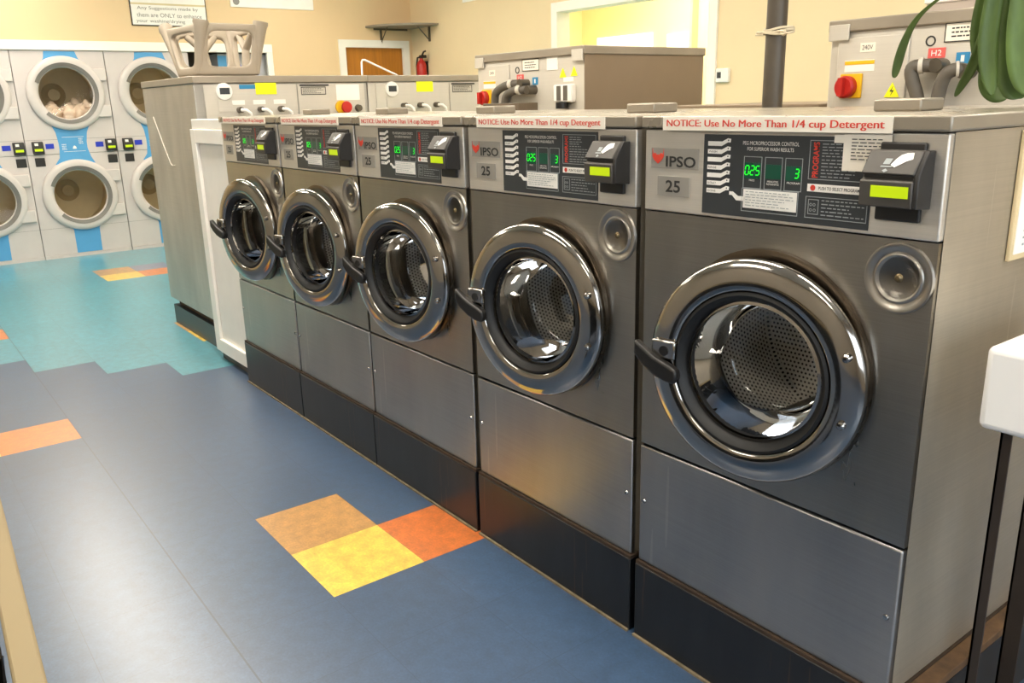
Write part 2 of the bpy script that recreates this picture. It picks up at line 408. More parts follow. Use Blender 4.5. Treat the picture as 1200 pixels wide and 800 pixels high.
    # card reader
    r = MB().prism([(-0.004, 1.262), (-0.028, 1.262), (-0.054, 1.2245), (-0.047, 1.2225), (-0.047, 1.2155), (-0.056, 1.2135), (-0.054, 1.170), (-0.004, 1.166)], 'x', 0.553, 0.646).build('card_reader', M_reader, t, bevel=0.0025)
    MB().box(0.560, 0.640, -0.012, -0.003, 1.142, 1.274).build('mounting_plate', M_reader_d, r, bevel=0.003)
    MB().prism([(-0.004, 1.262), (-0.026, 1.262), (-0.051, 1.2245), (-0.052, 1.170), (-0.004, 1.166)], 'x', 0.6455, 0.654).build('reader_side', M_reader_d, r, bevel=0.002)
    def quad(mb, pts):
        mb.face([mb.bm.verts.new((x, -0.0288 - 0.026*v, 1.2625 - 0.0375*v)) for x, v in pts]); return mb
    MB().box(0.557, 0.642, -0.0478, -0.046, 1.2158, 1.2222).build('card_slot', M_black, r)
    hand = [(0.600, 0.62), (0.606, 0.36), (0.612, 0.20), (0.620, 0.12), (0.632, 0.10), (0.634, 0.36), (0.624, 0.46), (0.614, 0.62), (0.608, 0.72)]
    quad(MB(), hand).build('hand_mark', M_white, r)
    m = MB()
    for q in (((0.586, .60), (0.588, .36), (0.600, .36), (0.598, .60)), ((0.584, .66), (0.604, .66), (0.603, .72), (0.583, .72)), ((0.589, .86), (0.594, .78), (0.599, .86), (0.594, .94))): quad(m, q)
    m.build('card_mark', M_grey_print, r)
    MB().box(0.575, 0.640, -0.0566, -0.050, 1.1865, 1.2055).build('reader_screen', M_lime, r)
    return t
w5 = build_washer()
XS = [-1.491, -0.804, -0.1195, 0.577, 1.276]
w5.location = (XS[4], Y0, 0)
w5['label'] = 'nearest large stainless washer, perforated drum showing behind its round glass door'
for i, lab in ((3, 'large stainless washer directly left of the nearest one, glass door dark inside'),
               (2, 'middle washer of the row of five stainless washers'),
               (1, 'fourth stainless washer from the near end, second from the white filler panel'),
               (0, 'farthest stainless washer of the row, right beside the white filler panel')):
    dup(w5, (XS[i], Y0, 0), lab)
# the near washer's base shows a wider apron with a rusty top on its open side
pl5 = [o for o in w5.children if o.name == 'plinth'][0]
MB().box(W+0.007, W+0.036, 0.0, 0.74, 0, 0.196).build('plinth_apron', M_plinth, pl5, bevel=0.002)
MB().box(W+0.001, W+0.037, -0.006, 0.745, 0.197, 0.217).build('apron_ledge', mat('rusty_brown_ledge', '#6b5036', 0.8, 0, 0.4, 20, 0.3), pl5, bevel=0.002)
# the near washer's taped paper note is its own sheet
n = MB().box(0.489, 0.578, -0.0085, -0.0075, 1.222, 1.286)
n.box(0.470, 0.490, -0.0082, -0.0076, 1.270, 1.284); n = n.build('paper_note', M_notice)
n.location = (XS[4], Y0, 0); tag(n, 'white paper note taped beside the card reader of the nearest washer', 'note')
m = MB(); lines(m, 0.505, 0.572, 1.240, 1.280, 7, -0.0092, 0.0016, 0.2); m.build('note_print', M_dark_print, n, smooth=0)
# framed paper on the near washer's right side
b = thing('paper_sign', 'cream-framed paper sign fixed to the side of the nearest washer', 'sign', (XS[4]+W, 0.80, 0))
MB().box(0.0, 0.008, 0.0, 0.42, 1.048, 1.285).build('frame', mat('cream_frame', '#d8c49a', 0.6), b, bevel=0.002)
MB().box(0.008, 0.0095, 0.012, 0.408, 1.060, 1.274).build('sheet', M_white, b)
m = MB(); lines(m, 0.04, 0.38, 1.07, 1.16, 7, 0.0, 0.004, 0.2)
m.move(Matrix.Translation((0.0105, 0, 0)) @ Matrix.Rotation(PI/2, 4, 'Z')); m.build('sheet_print', M_grey_print, b, smooth=0)

# ------------------------------------------------------------------ white filler panel between the rows
M_wpaint = mat('white_paint', '#f6f2ea', 0.5, var=0.03)
t = thing('filler_panel', 'white framed filler panel beside the farthest stainless washer', 'panel', (-2.035, 0.575, 0))
MB().box(0.0, 0.525, 0.006, 0.04, 0.05, 1.255).build('board', M_wpaint, t, bevel=0.002)
MB().box(0.0, 0.075, -0.012, 0.006, 0.05, 1.255).build('stile', M_wpaint, t, bevel=0.003)
MB().box(0.475, 0.525, -0.012, 0.006, 0.05, 1.255).build('stile', M_wpaint, t, bevel=0.003)
MB().box(0.075, 0.475, -0.012, 0.006, 1.185, 1.255).build('rail', M_wpaint, t, bevel=0.003)
MB().box(0.075, 0.475, -0.014, 0.006, 0.05, 0.125).build('rail', M_wpaint, t, bevel=0.003)
MB().box(0.015, 0.525, -0.004, 0.05, 1.255, 1.305).build('cap', M_wpaint, t, bevel=0.003)
MB().box(0.02, 0.51, 0.012, 0.035, 0.0, 0.05).build('shade_strip', M_black, t)  # black strip stands in for the shade under the raised panel

# ------------------------------------------------------------------ machines facing the other way
M_galv = steel('galvanised_panel', '#cdc7bb', 0.45, 0.2, 0.03, 0.06, metal=0.15)
M_backlid = mat('grey_lid_paint', '#a09687', 0.4, 0.3)
M_brown = mat('brown_side_paint', '#8a7862', 0.5, 0.15, 0.05)
M_yel = mat('yellow_sticker', '#f0ee10', 0.6, var=0.02, emit=0.15)  # weak glow put into the sticker colour to brighten it
M_yel2 = mat('amber_plate', '#eab50d', 0.5, var=0.04)
M_red = mat('red_plastic', '#b5221a', 0.4, var=0.05)
M_pinkred = mat('red_sticker', '#e0605a', 0.6, var=0.03)
M_bluest = mat('blue_sticker', '#2f86b5', 0.6, var=0.03)
M_valve = mat('brass_grey_valve', '#6e685e', 0.35, 0.9)
M_hose = mat('grey_hose', '#5c564d', 0.55)
def end_machine(y, label, blue):
    # local frame: rear panel faces -y, rotated so that it faces +x in the room
    t = thing('industrial_washer', label, 'washing machine', (-2.10, y, 0), PI/2, 'industrial washers turned towards the dryers')
    w, dp = 1.025, 1.0
    MB().box(0, w, 0.0, dp, 0.165, 1.485).build('cabinet', M_galv if not blue else M_endside, t, bevel=0.004)
    MB().box(-0.004, w+0.004, -0.012, dp+0.004, 1.486, 1.524).build('lid', M_backlid, t, bevel=0.004)
    MB().box(0.0, w, -0.01, dp-0.05, 0, 0.125).build('plinth', M_plinth, t)
    MB().box(0.03, w-0.03, 0.02, dp-0.08, 0.125, 0.165).build('ledge', M_rust, t)
    MB().box(0.05, 0.575, -0.006, 0, 1.30, 1.478).build('service_panel', M_galv, t, bevel=0.002)
    vp = MB().box(0.582, 1.005, -0.006, 0, 1.30, 1.478).build('vent_panel', M_galv, t, bevel=0.002)
    MB().box(0.595, 0.775, -0.008, -0.005, 1.466, 1.475).build('louvre', M_dark_print, vp)
    m = MB(); frame(m, 0.602, 0.755, 1.418, 1.462, -0.0075, 0.004); lines(m, 0.612, 0.745, 1.424, 1.456, 4, -0.0075, 0.003); m.build('rating_plate', M_dark_print, vp, smooth=0)
    if blue: MB().box(0.82, 0.97, -0.008, -0.005, 1.385, 1.473).build('white_label', M_white, vp)
    k = MB().lathe([(0.046, -0.004), (0.044, -0.016), (0.038, -0.018), (0, -0.018)], 'y', (0.158, 0, 1.443), 28).build('gauge', M_white, t, smooth=50)
    MB().box(0.132, 0.186, -0.0195, -0.017, 1.428, 1.462).build('gauge_screen', M_disp, k)
    MB().box(0.12, 0.175, -0.010, -0.005, 1.335, 1.40).build('gauge_bracket', M_galv, t)
    if blue:
        MB().box(0.245, 0.345, -0.0075, -0.005, 1.455, 1.477).build('blue_label', M_bluest, t)
    MB().box(0.335, 0.455, -0.0085, -0.005, 1.425, 1.487).build('yellow_sticker', M_yel, t)
    for i in range(3):
        x = 0.232 + i*0.118
        if blue: MB().box(x-0.035, x+0.035, -0.0075, -0.005, 1.372, 1.396).build('white_label', M_white, t)
        v = MB().cyl((x, -0.005, 1.345), (x, -0.045, 1.345), 0.016).build('valve', M_valve, t, smooth=50)
        MB().tube([(x, -0.04, 1.345), (x+0.02, -0.06, 1.342), (x+0.04, -0.062, 1.325), (x+0.045, -0.06, 1.30)], 0.010).build('valve_outlet', M_white, v, smooth=60)
    if blue:
        e = MB().lathe([(0.038, -0.006), (0.038, -0.02), (0, -0.02)], 'y', (0.845, 0, 1.345), 20).build('stop_collar', M_yel2, t)
        MB().lathe([(0.020, -0.02), (0.034, -0.04), (0.030, -0.05), (0, -0.052)], 'y', (0.865, 0, 1.345), 20).build('stop_button', M_red, e, smooth=50)
    MB().lathe([(0.022, -0.006), (0.018, -0.03), (0, -0.03)], 'y', (0.955, 0, 1.338), 16).build('knob', M_valve, t)
    return t
M_endside = steel('stained_side_steel', '#b2afa8', 0.40, 0.5, 0.05, 0.2, metal=0.65)
e1 = end_machine(0.63, 'wide steel washer beside the white filler panel with grey stool upturned on top', True)
MB().tube([(0.0, 0.83, 1.315), (0.0, 0.70, 1.16), (0.0, 0.60, 1.05), (0.0, 0.565, 1.035), (0.0, 0.50, 1.04)], 0.003, 6).move(Matrix.Translation((-0.001, 0, 0))).build('bent_wire', M_galv, e1, smooth=60)
e2 = end_machine(1.663, 'wide steel washer behind the stool-topped one, bent white rod on top', False)

def tri(mb, x, z, s, y): return mb.prism([(x-s, z-s*.8), (x+s, z-s*.8), (x, z+s)], 'y', y, y+.002)
def tall_machine(x, w, ztop, label, side, right, hoses, extra):
    t = thing('industrial_washer', label, 'washing machine', (x, 1.70, 0), 0, 'tall industrial washers behind the front row')
    MB().box(0, w-0.004, 0.0, 0.76, 0.15, ztop-0.036).build('cabinet', M_galv, t, bevel=0.003)
    MB().box(w-0.004, w, -0.002, 0.762, 0.15, ztop-0.036).build('side_panel', side, t)
    ld = MB().box(-0.006, w+0.006, -0.012, 0.77, ztop-0.036, ztop).build('lid', M_backlid, t, bevel=0.004)
    for bx in (0.0, w-0.07): MB().box(bx, bx+0.07, -0.018, -0.011, ztop-0.062, ztop-0.014).build('corner_bracket', M_galv, ld, bevel=0.002)
    MB().box(0.02, w-0.02, 0.02, 0.74, 0, 0.15).build('plinth', M_plinth, t)
    sp = MB().box(0.03, 0.265, -0.008, 0, ztop-0.28, ztop-0.055).build('service_panel', M_galv, t, bevel=0.003)
    sw = MB().box(0.05, 0.125, -0.016, -0.008, 1.338, 1.412).build('switch_plate', M_yel2, t, bevel=0.003)
    m = MB().lathe([(0.034, -0.016), (0.034, -0.035), (0.028, -0.042), (0, -0.042)], 'y', (0.078, 0, 1.372), 24); m.box(0.070, 0.086, -0.06, -0.04, 1.345, 1.40)
    m.build('rotary_switch', M_red, sw, smooth=40)
    b = MB().box(0.06, 0.16, -0.0095, -0.008, 1.418, 1.452).build('voltage_label', M_white, t)
    MB().box(0.06, 0.16, -0.0105, -0.0095, 1.439, 1.450).build('yellow_band', M_yel2, b)
    b = MB().box(0.108, 0.158, -0.0095, -0.008, 1.475, 1.502).build('voltage_label', M_notice, t)
    text(MB(), '240V', 0.133, 1.4885, 0.036, 0.014, -0.0102).build('label_lettering', M_dark_print, b, smooth=0)
    b = MB().box(0.365, 0.49, -0.003, 0, 1.487, 1.54).build('rating_plate', M_notice, t)
    m = MB(); frame(m, 0.365, 0.49, 1.487, 1.54, -0.0036, 0.003); lines(m, 0.385, 0.47, 1.497, 1.53, 3, -0.0036, 0.004, 0.2); m.build('plate_print', M_dark_print, b, smooth=0)
    MB().lathe([(0.011, -0.002), (0.015, -0.002), (0.015, 0), (0.011, 0)], 'y', (0.325, 0, 1.494), 20, closed=True).build('ring_mark', M_dark_print, t)
    b = MB().box(0.322, 0.372, -0.003, 0, 1.446, 1.474).build('hot_sticker', M_pinkred, t); text(MB(), 'H2', 0.347, 1.460, 0.03, 0.016, -0.0037).build('sticker_lettering', M_white, b, smooth=0)
    bx = 0.44 if extra else 0.405
    b = MB().box(bx, bx+0.038, -0.003, 0, 1.425, 1.458).build('cold_sticker', M_bluest, t); text(MB(), '1', bx+0.019, 1.441, 0.010, 0.018, -0.0037, 0.02).build('sticker_lettering', M_white, b, smooth=0)
    for pth in hoses:
        P = [(px - x, -0.02 - 0.022*k, pz) for px, pz, k in pth]
        # smooth
        for _ in range(2):
            Q = [P[0]]
            for a, c2 in zip(P, P[1:]):
                Q += [tuple(0.75*a[i]+0.25*c2[i] for i in range(3)), tuple(0.25*a[i]+0.75*c2[i] for i in range(3))]
            P = Q + [P[-1]]
        h = MB().tube(P, 0.019, 14).build('inlet_hose', M_hose, t, smooth=60)
        a = Vector(P[0]); MB().cyl(a + Vector((0.0, 0.02, 0)), a + Vector((0, -0.03, 0)), 0.020).build('coupling', M_valve, h, smooth=50)
        c2 = Vector(P[len(P)//4]); d = Vector(P[len(P)//4+1]) - c2; MB().cyl(c2 - d*0.6, c2 + d*0.8, 0.023).build('clamp', M_galv, h, smooth=50)
    if extra:
        MB().box(0.62, 0.742, -0.03, 0, 1.345, 1.420).build('vent_box', M_wpaint, t, bevel=0.006)
        MB().box(0.645, 0.672, -0.032, -0.029, 1.352, 1.415).build('vent_opening', M_hose, t); MB().box(0.690, 0.717, -0.032, -0.029, 1.352, 1.415).build('vent_opening', M_hose, t)
        MB().cyl((0.68, -0.03, 1.345), (0.68, -0.03, 1.318), 0.028).build('vent_cap', M_black, t)
        m = MB(); tri(m, 0.655, 1.468, 0.022, -0.003); m.build('warning_sticker', M_yel, t)
        m = MB(); tri(m, 0.73, 1.472, 0.022, -0.003); m.build('warning_sticker', M_yel, t)
        MB().box(0.66, 0.725, -0.003, 0, 1.432, 1.450).build('white_label', M_white, t)
        MB().box(0.545, 0.62, -0.003, 0, 1.485, 1.54).build('white_label', M_white, t)
    else:
        m = MB(); tri(m, 0.225, 1.358, 0.024, -0.011); b = m.build('warning_sticker', M_yel, t)
        MB().prism([(0.229, 1.372), (0.218, 1.355), (0.226, 1.355), (0.221, 1.342), (0.232, 1.359), (0.224, 1.359)], 'y', -0.0116, -0.011).build('bolt_mark', M_dark_print, b)
    return t
tall_machine(-1.0, 0.80, 1.577, 'tall grey washer with brown side and two inlet hoses, left of the pole', M_brown, None,
    [[(-0.60, 1.432, 0), (-0.66, 1.432, 1), (-0.72, 1.425, 1.2), (-0.79, 1.40, 1.2), (-0.80, 1.36, 1.2), (-0.80, 1.25, 1.2)],
     [(-0.545, 1.402, 0), (-0.60, 1.405, 1), (-0.66, 1.402, 1.2), (-0.71, 1.38, 1.2), (-0.72, 1.34, 1.2), (-0.73, 1.25, 1.2)]], True)
tall_machine(0.975, 0.80, 1.575, 'tall grey washer behind the drooping plant, hoses below red and blue stickers', M_galv, None,
    [[(1.345, 1.424, 0), (1.305, 1.426, 1), (1.275, 1.424, 1.3), (1.277, 1.395, 1.3), (1.305, 1.335, 1.3), (1.32, 1.25, 1.3)],
     [(1.425, 1.405, 0), (1.41, 1.412, 1), (1.39, 1.408, 1.3), (1.372, 1.39, 1.3), (1.362, 1.335, 1.3), (1.36, 1.25, 1.3)]], False)
o = MB().box(1.19, 1.72, 1.86, 2.35, 1.576, 1.622).build('storage_box', mat('mauve_grey_box', '#b5a89c', 0.5), None, bevel=0.004)
tag(o, 'flat pinkish grey box lying on the tall washer behind the plant', 'box')
MB().box(1.185, 1.725, 1.855, 2.355, 1.612, 1.626).build('box_lid', M_wpaint, o, bevel=0.003)
# low machine behind the pole
t = thing('industrial_washer', 'low brown-topped washer behind the grey pole, between the two tall ones', 'washing machine', (0.21, 1.74, 0))
MB().box(0, 0.71, 0, 0.74, 0.12, 1.29).build('cabinet', M_brown, t, bevel=0.004)
MB().box(-0.004, 0.714, -0.006, 0.745, 1.29, 1.322).build('lid', M_brown, t, bevel=0.004)
MB().box(0.02, 0.69, 0.02, 0.72, 0, 0.12).build('plinth', M_plinth, t)

# service bulkhead between the rows, trough and pole standing on it
M_bulk = mat('bulkhead_paint', '#b7a98c', 0.6)
MB().box(-2.05, 1.95, 1.40, 1.62, 0, 1.300).build('trim_1', M_bulk, None, kind='structure')
o = MB().box(-0.60, -0.34, 1.44, 1.55, 1.300, 1.347).build('drain_trough', mat('brown_trough', '#5f5140', 0.6), None, bevel=0.003)
tag(o, 'small dark brown trough under the hoses of the tall brown-sided washer', 'trough')
o = MB().cyl((0.938, 1.46, 1.300), (0.938, 1.46, 3.0), 0.031, 24).build('vertical_pipe', mat('grey_iron_pipe', '#5b544b', 0.42, 0.5, 0.15), None, smooth=60)
tag(o, 'dark grey iron pipe rising behind the washers', 'pipe')
m = MB()
for k in range(3):
    P = [(0.938 + 0.0365*math.cos(a) + (0.030 if abs(a-0.2) < .5 else 0)*0.6, 1.46 + 0.0365*math.sin(a), 1.535 + 0.006*k + 0.004*math.sin(a*2+k)) for a in [2*PI*i/20 for i in range(20)]]
    m.tube(P, 0.004, 6, closed=True)
m.tube([(0.968, 1.44, 1.54), (0.99, 1.43, 1.538), (0.998, 1.43, 1.531), (0.985, 1.432, 1.527), (0.968, 1.44, 1.533)], 0.004, 6)
m.tube([(0.908, 1.44, 1.54), (0.89, 1.43, 1.54), (0.884, 1.43, 1.534), (0.908, 1.44, 1.533)], 0.004, 6)
o = m.build('string_loop', mat('cream_string', '#cfc3a8', 0.9), None, smooth=60)
tag(o, 'cream string tied round the grey iron pipe', 'string')

# ------------------------------------------------------------------ stool, rod
M_stool = mat('grey_plastic_stool', '#a39786', 0.55, var=0.06)
def build_stool():
    t = thing('step_stool', 'grey plastic stool upturned on the wide steel washer', 'stool', (0, 0, 1.524))
    B = [(-2.50, .70), (-2.20, .70), (-2.20, 1.02), (-2.50, 1.02)]; Tp = [(-2.72, .71), (-2.18, .735), (-2.18, 1.065), (-2.70, 1.08)]
    H = 0.275
    def P(i, s):   # corner i at height fraction s
        a, b = Vector((*B[i], 0)), Vector((*Tp[i], 0)); p = a.lerp(b, s); p.z = H*s; return p
    cen = Vector((-2.4, .88, 0))
    MB().prism(B, 'z', 0.0, 0.028).build('seat', M_stool, t, bevel=0.012, seg=3)
    for i in range(4):
        j = (i+1) % 4
        # one pierced side: outline with a rounded window, thickened
        m = MB(); n = 48; O, I = [], []
        def Q(u, v): return P(i, v).lerp(P(j, v), u)
        lo, hi, l, r = 0.19, 0.86, 0.12, 0.88
        for q in range(n):
            a = 2*PI*(q + .5)/n; ca, sa = math.cos(a), math.sin(a)
            k2 = 1/max(abs(ca), abs(sa)); ou, ov = 0.5 + 0.5*ca*k2, 0.5 + 0.5*sa*k2
            e = 6.0; rad = (abs(ca)**e + abs(sa)**e)**(-1/e)
            iu, iv = (l+r)/2 + (r-l)/2*ca*rad, (lo+hi)/2 + (hi-lo)/2*sa*rad
            O.append(Q(ou, 0.03 + 0.97*ov)); I.append(Q(iu, iv))
        for C4 in ((0, 0), (1, 0), (1, 1), (0, 1)):
            b = min(range(n), key=lambda q: (O[q] - Q(C4[0], 0.03 + 0.97*C4[1])).length); O[b] = Q(C4[0], 0.03 + 0.97*C4[1])
        a4 = [m.bm.verts.new(p) for p in O]; b4 = [m.bm.verts.new(p) for p in I]
        for q in range(n): m.face((a4[q], a4[(q+1) % n], b4[(q+1) % n], b4[q]))
        o = m.build('side_frame', M_stool, t, smooth=60)
        sm = o.modifiers.new('thick', 'SOLIDIFY'); sm.thickness = 0.03; sm.offset = 0
        b = o.modifiers.new('round', 'BEVEL'); b.width = 0.008; b.segments = 2; b.limit_method = 'ANGLE'
    for i in range(4):
        m = MB(); m.tube([P(i, .06), P(i, .5), P(i, .94), P(i, 1.0), P(i, 1.05)], [0.016, 0.022, 0.036, 0.042, 0.040], 14); o = m.build('leg', M_stool, t, smooth=50)
    for i, j in ((2, 3), (3, 0)):
        m = MB(); a, b = P(i, 0.86), P(j, 0.86); lo = P(i, 0.16).lerp(P(j, 0.16), .5); mid = a.lerp(b, .5).lerp(lo, .42)
        m.tube([lo, mid], [0.026, 0.022], 10); m.tube([mid, a.lerp(b, .28)], [0.022, 0.018], 10); m.tube([mid, a.lerp(b, .72)], [0.022, 0.018], 10)
        m.build('brace', M_stool, t, smooth=50)
    return t
build_stool()
o = MB().tube([(-2.3, 1.735, 1.524), (-2.3, 1.738, 1.61), (-2.3, 1.745, 1.622), (-2.3, 1.76, 1.622), (-2.3, 1.975, 1.535), (-2.3, 1.985, 1.530)], 0.006, 8).build('bent_rod', M_white, None, smooth=60)
tag(o, 'thin bent white rod standing on the wide steel washer before the wooden door', 'rod')

# ------------------------------------------------------------------ stacked dryers
M_dry = mat('dryer_grey_paint', '#cdc5c1', 0.45, var=0.03)
M_dryring = mat('dryer_door_plastic', '#d1c9c4', 0.4, var=0.03)
M_dryband = mat('dryer_grey_band', '#77736d', 0.4)
M_blue = mat('dryer_blue_panel', '#559fd2', 0.45, var=0.04)
M_bluelab = mat('royal_blue_label', '#2036b8', 0.5, var=0.05)
M_tumbler = mat('dryer_tumbler', '#e0d0ac', 0.6, 0.0, 0.06)
M_hub = mat('tumbler_hub_grey', '#b9aa8a', 0.5, 0.2)
def dryer(y, label):
    t = thing('stacked_dryer', label, 'tumble dryer', (-6.45, y, 0), PI/2, 'wall of stacked tumble dryers')
    w = 0.392
    m = MB().plate_hole(-w, w, 0.03, 0.975, 0.005, 0.588, 0.235); m.plate_hole(-w, w, 0.98, 1.905, 0.02, 1.525, 0.235)
    m.box(-w, w, 0.02, 0.9, 0.03, 1.905, skip='-y'); m.build('cabinet', M_dry, t, recalc=False)
    MB().box(-w, w, -0.012, 0.6, 0, 0.028).build('kick_strip', M_dry, t)
    for cx, cz in ((0.02, 1.525), (0.005, 0.588)):
        c = (cx, 0, cz)
        d = MB().lathe([(0.334, -0.002), (0.334, -0.022), (0.322, -0.036), (0.300, -0.042), (0.262, -0.042), (0.248, -0.034), (0.234, -0.020), (0.230, -0.004)], 'y', c, 72, closed=True).build('door', M_dryring, t, smooth=50)
        MB().lathe([(0.274, -0.046), (0.240, -0.036), (0.238, -0.030), (0.270, -0.040)], 'y', c, 60, math.radians(-138), math.radians(158), closed=True).build('door_band', M_dryband, d, smooth=50)
        MB().lathe([(0.232, -0.014), (0.15, 0.0), (0, 0.006)], 'y', c, 48).build('door_glass', M_glass_dryer, d, smooth=60)
        for s in (1, -1):
            MB().box(cx+0.21, min(cx+0.375, w-0.006), -0.034, -0.002, cz+s*0.165-0.055, cz+s*0.165+0.055).build('hinge', M_dryring, d, bevel=0.006)
        u = MB().lathe([(0.236, 0.02), (0.33, 0.05), (0.33, 0.62), (0.12, 0.66), (0, 0.66)], 'y', c, 48).build('tumbler', M_tumbler, t)
        MB().lathe([(0.10, 0.655), (0.11, 0.64), (0.07, 0.62), (0.055, 0.60), (0, 0.60)], 'y', c, 28)  .build('tumbler_hub', M_hub, u, smooth=50)
    y = -0.002
    MB().prism([(-0.115, 1.900), (0.145, 1.900), (0.165, 1.84), (0.19, 1.80), (-0.15, 1.80), (-0.125, 1.84)], 'y', y, 0).build('blue_panel', M_blue, t)
    bp = MB().prism([(-0.150, 1.24), (0.180, 1.24), (0.145, 1.17), (0.130, 1.08), (0.130, 1.02), (0.150, 0.94), (0.18, 0.88), (-0.17, 0.88), (-0.125, 0.94), (-0.115, 1.02), (-0.115, 1.08), (-0.125, 1.17)], 'y', y, 0).build('blue_panel', M_blue, t)
    m = MB(); lines(m, -0.09, -0.05, 1.01, 1.07, 4, y-.001, 0.006, 0.1); lines(m, 0.06, 0.10, 1.06, 1.12, 4, y-.001, 0.006, 0.1); m.box(-0.08, 0.11, y-.001, y, 1.128, 1.131); m.box(-0.08, 0.11, y-.001, y, 0.995, 0.998)
    m.prism([(0.0, 1.02), (0.035, 1.02), (0.03, 1.04), (0.018, 1.05), (0.006, 1.04)], 'y', y-.001, y)
    m.build('panel_print', M_white, bp, smooth=0)
    MB().prism([(-0.14, 0.31), (0.15, 0.31), (0.125, 0.26), (0.12, 0.035), (-0.105, 0.035), (-0.105, 0.26)], 'y', y, 0).build('blue_panel', M_blue, t)
    for x0 in (-0.342, 0.292):
        r = MB().prism([(-0.002, 1.10), (-0.03, 1.09), (-0.045, 1.02), (-0.04, 0.985), (-0.002, 0.985)], 'x', x0, x0+0.094).build('card_reader', M_reader_d, t, bevel=0.004)
        MB().box(x0+0.014, x0+0.080, -0.0465, -0.040, 1.012, 1.034).build('reader_screen', M_lime, r)
        MB().box(x0+0.02, x0+0.05, -0.036, -0.030, 1.062, 1.085).build('reader_mark', M_white, r)
        MB().box(x0+0.006, x0+0.09, -0.006, 0, 0.872, 0.95).build('coin_slot', M_reader_d, t, bevel=0.002)
    for x0 in (-0.228, 0.205):
        MB().box(x0, x0+0.07, -0.003, 0, 1.028, 1.075).build('price_label', M_bluelab, t)
    m = MB().box(-w, w, -0.001, 0, 0.9755, 0.9785); m.box(-w, w, -0.001, 0, 1.110, 1.1125); m.box(-w, w, -0.001, 0, 0.285, 0.287)
    m.build('panel_seam', M_dryband, t)
    return t
dryer(0.005, 'stacked dryer cut off by the left edge of the photo')
dryer(0.795, 'stacked dryer with white laundry in its upper drum')
dryer(1.586, 'stacked dryer partly hidden by the stool-topped steel washer')
# laundry in the dryer
bm = bmesh.new()
for k in range(16):
    p = Vector((-6.45 - random.uniform(0.12, 0.4), 0.795 + 0.02 + random.uniform(-0.17, 0.21), 1.285 + random.uniform(-0.01, 0.07)))
    p.z += 0.3*abs(p.y - 0.80)
    r = bmesh.ops.create_icosphere(bm, subdivisions=3, radius=random.uniform(0.055, 0.085), matrix=Matrix.Translation(p))
    ph = random.random()*9
    for v in r['verts']:
        d = (v.co - p); n = 1 + 0.22*math.sin(d.x*75 + ph)*math.cos(d.y*60 + ph*2) + 0.14*math.sin(d.z*95 + ph*3)
        v.co = p + d*n
me = bpy.data.meshes.new('laundry_pile'); bm.to_mesh(me); bm.free()
for p in me.polygons: p.use_smooth = True
k = NT('laundry_cloth'); nn = k.noise(k.obj(), 9.0, 2)
k.put(k.b.inputs['Base Color'], k.mix(k.ramp(nn, 0, 1), lin('#f3e3d3'), lin('#dcc3ae'))); k.b.inputs['Roughness'].default_value = 0.9
me.materials.append(k.m)
o = bpy.data.objects.new('laundry_pile', me); COL.objects.link(o)
tag(o, 'crumpled white laundry behind the glass of the upper dryer', 'laundry', kind='stuff')
# vending machine in the alcove
t = thing('vending_machine', 'grey and blue machine standing right of the dryers behind the stool', 'vending machine', (-6.55, 2.31, 0), PI/2)
MB().box(0, 0.62, 0, 0.5, 0.0, 1.90).build('cabinet', mat('pale_grey_machine', '#b9b8bc', 0.45), t, bevel=0.004)
MB().box(0.0, 0.09, -0.004, 0, 1.76, 1.88).build('blue_sign', M_blue, t)
MB().tube([(0.20, -0.003, 1.88), (0.20, -0.003, 1.82), (0.24, -0.003, 1.76), (0.32, -0.003, 1.72), (0.42, -0.003, 1.70)], 0.016, 8).build('blue_swoosh', M_bluelab, t, smooth=60)

# ------------------------------------------------------------------ the shell
def wallmat(name, col):
    return mat(name, col, 0.75, 0, 0.03, 1.5, 0.05, 120)
M_wall = wallmat('cream_wall', '#e8d2aa'); M_wall2 = wallmat('tan_wall', '#e2c69c'); M_dkwall = wallmat('dim_tan_wall', '#a1988a')
M_alc = mat('alcove_brown', '#8f7f6a', 0.8)
M_trim = mat('white_trim', '#f4f0e6', 0.5, var=0.02)
M_ceil = mat('ceiling_white', '#e6e0d2', 0.9, var=0.03)
XF, YB, XR, YF, ZC = -6.45, 4.60, 5.0, -3.4, 3.0
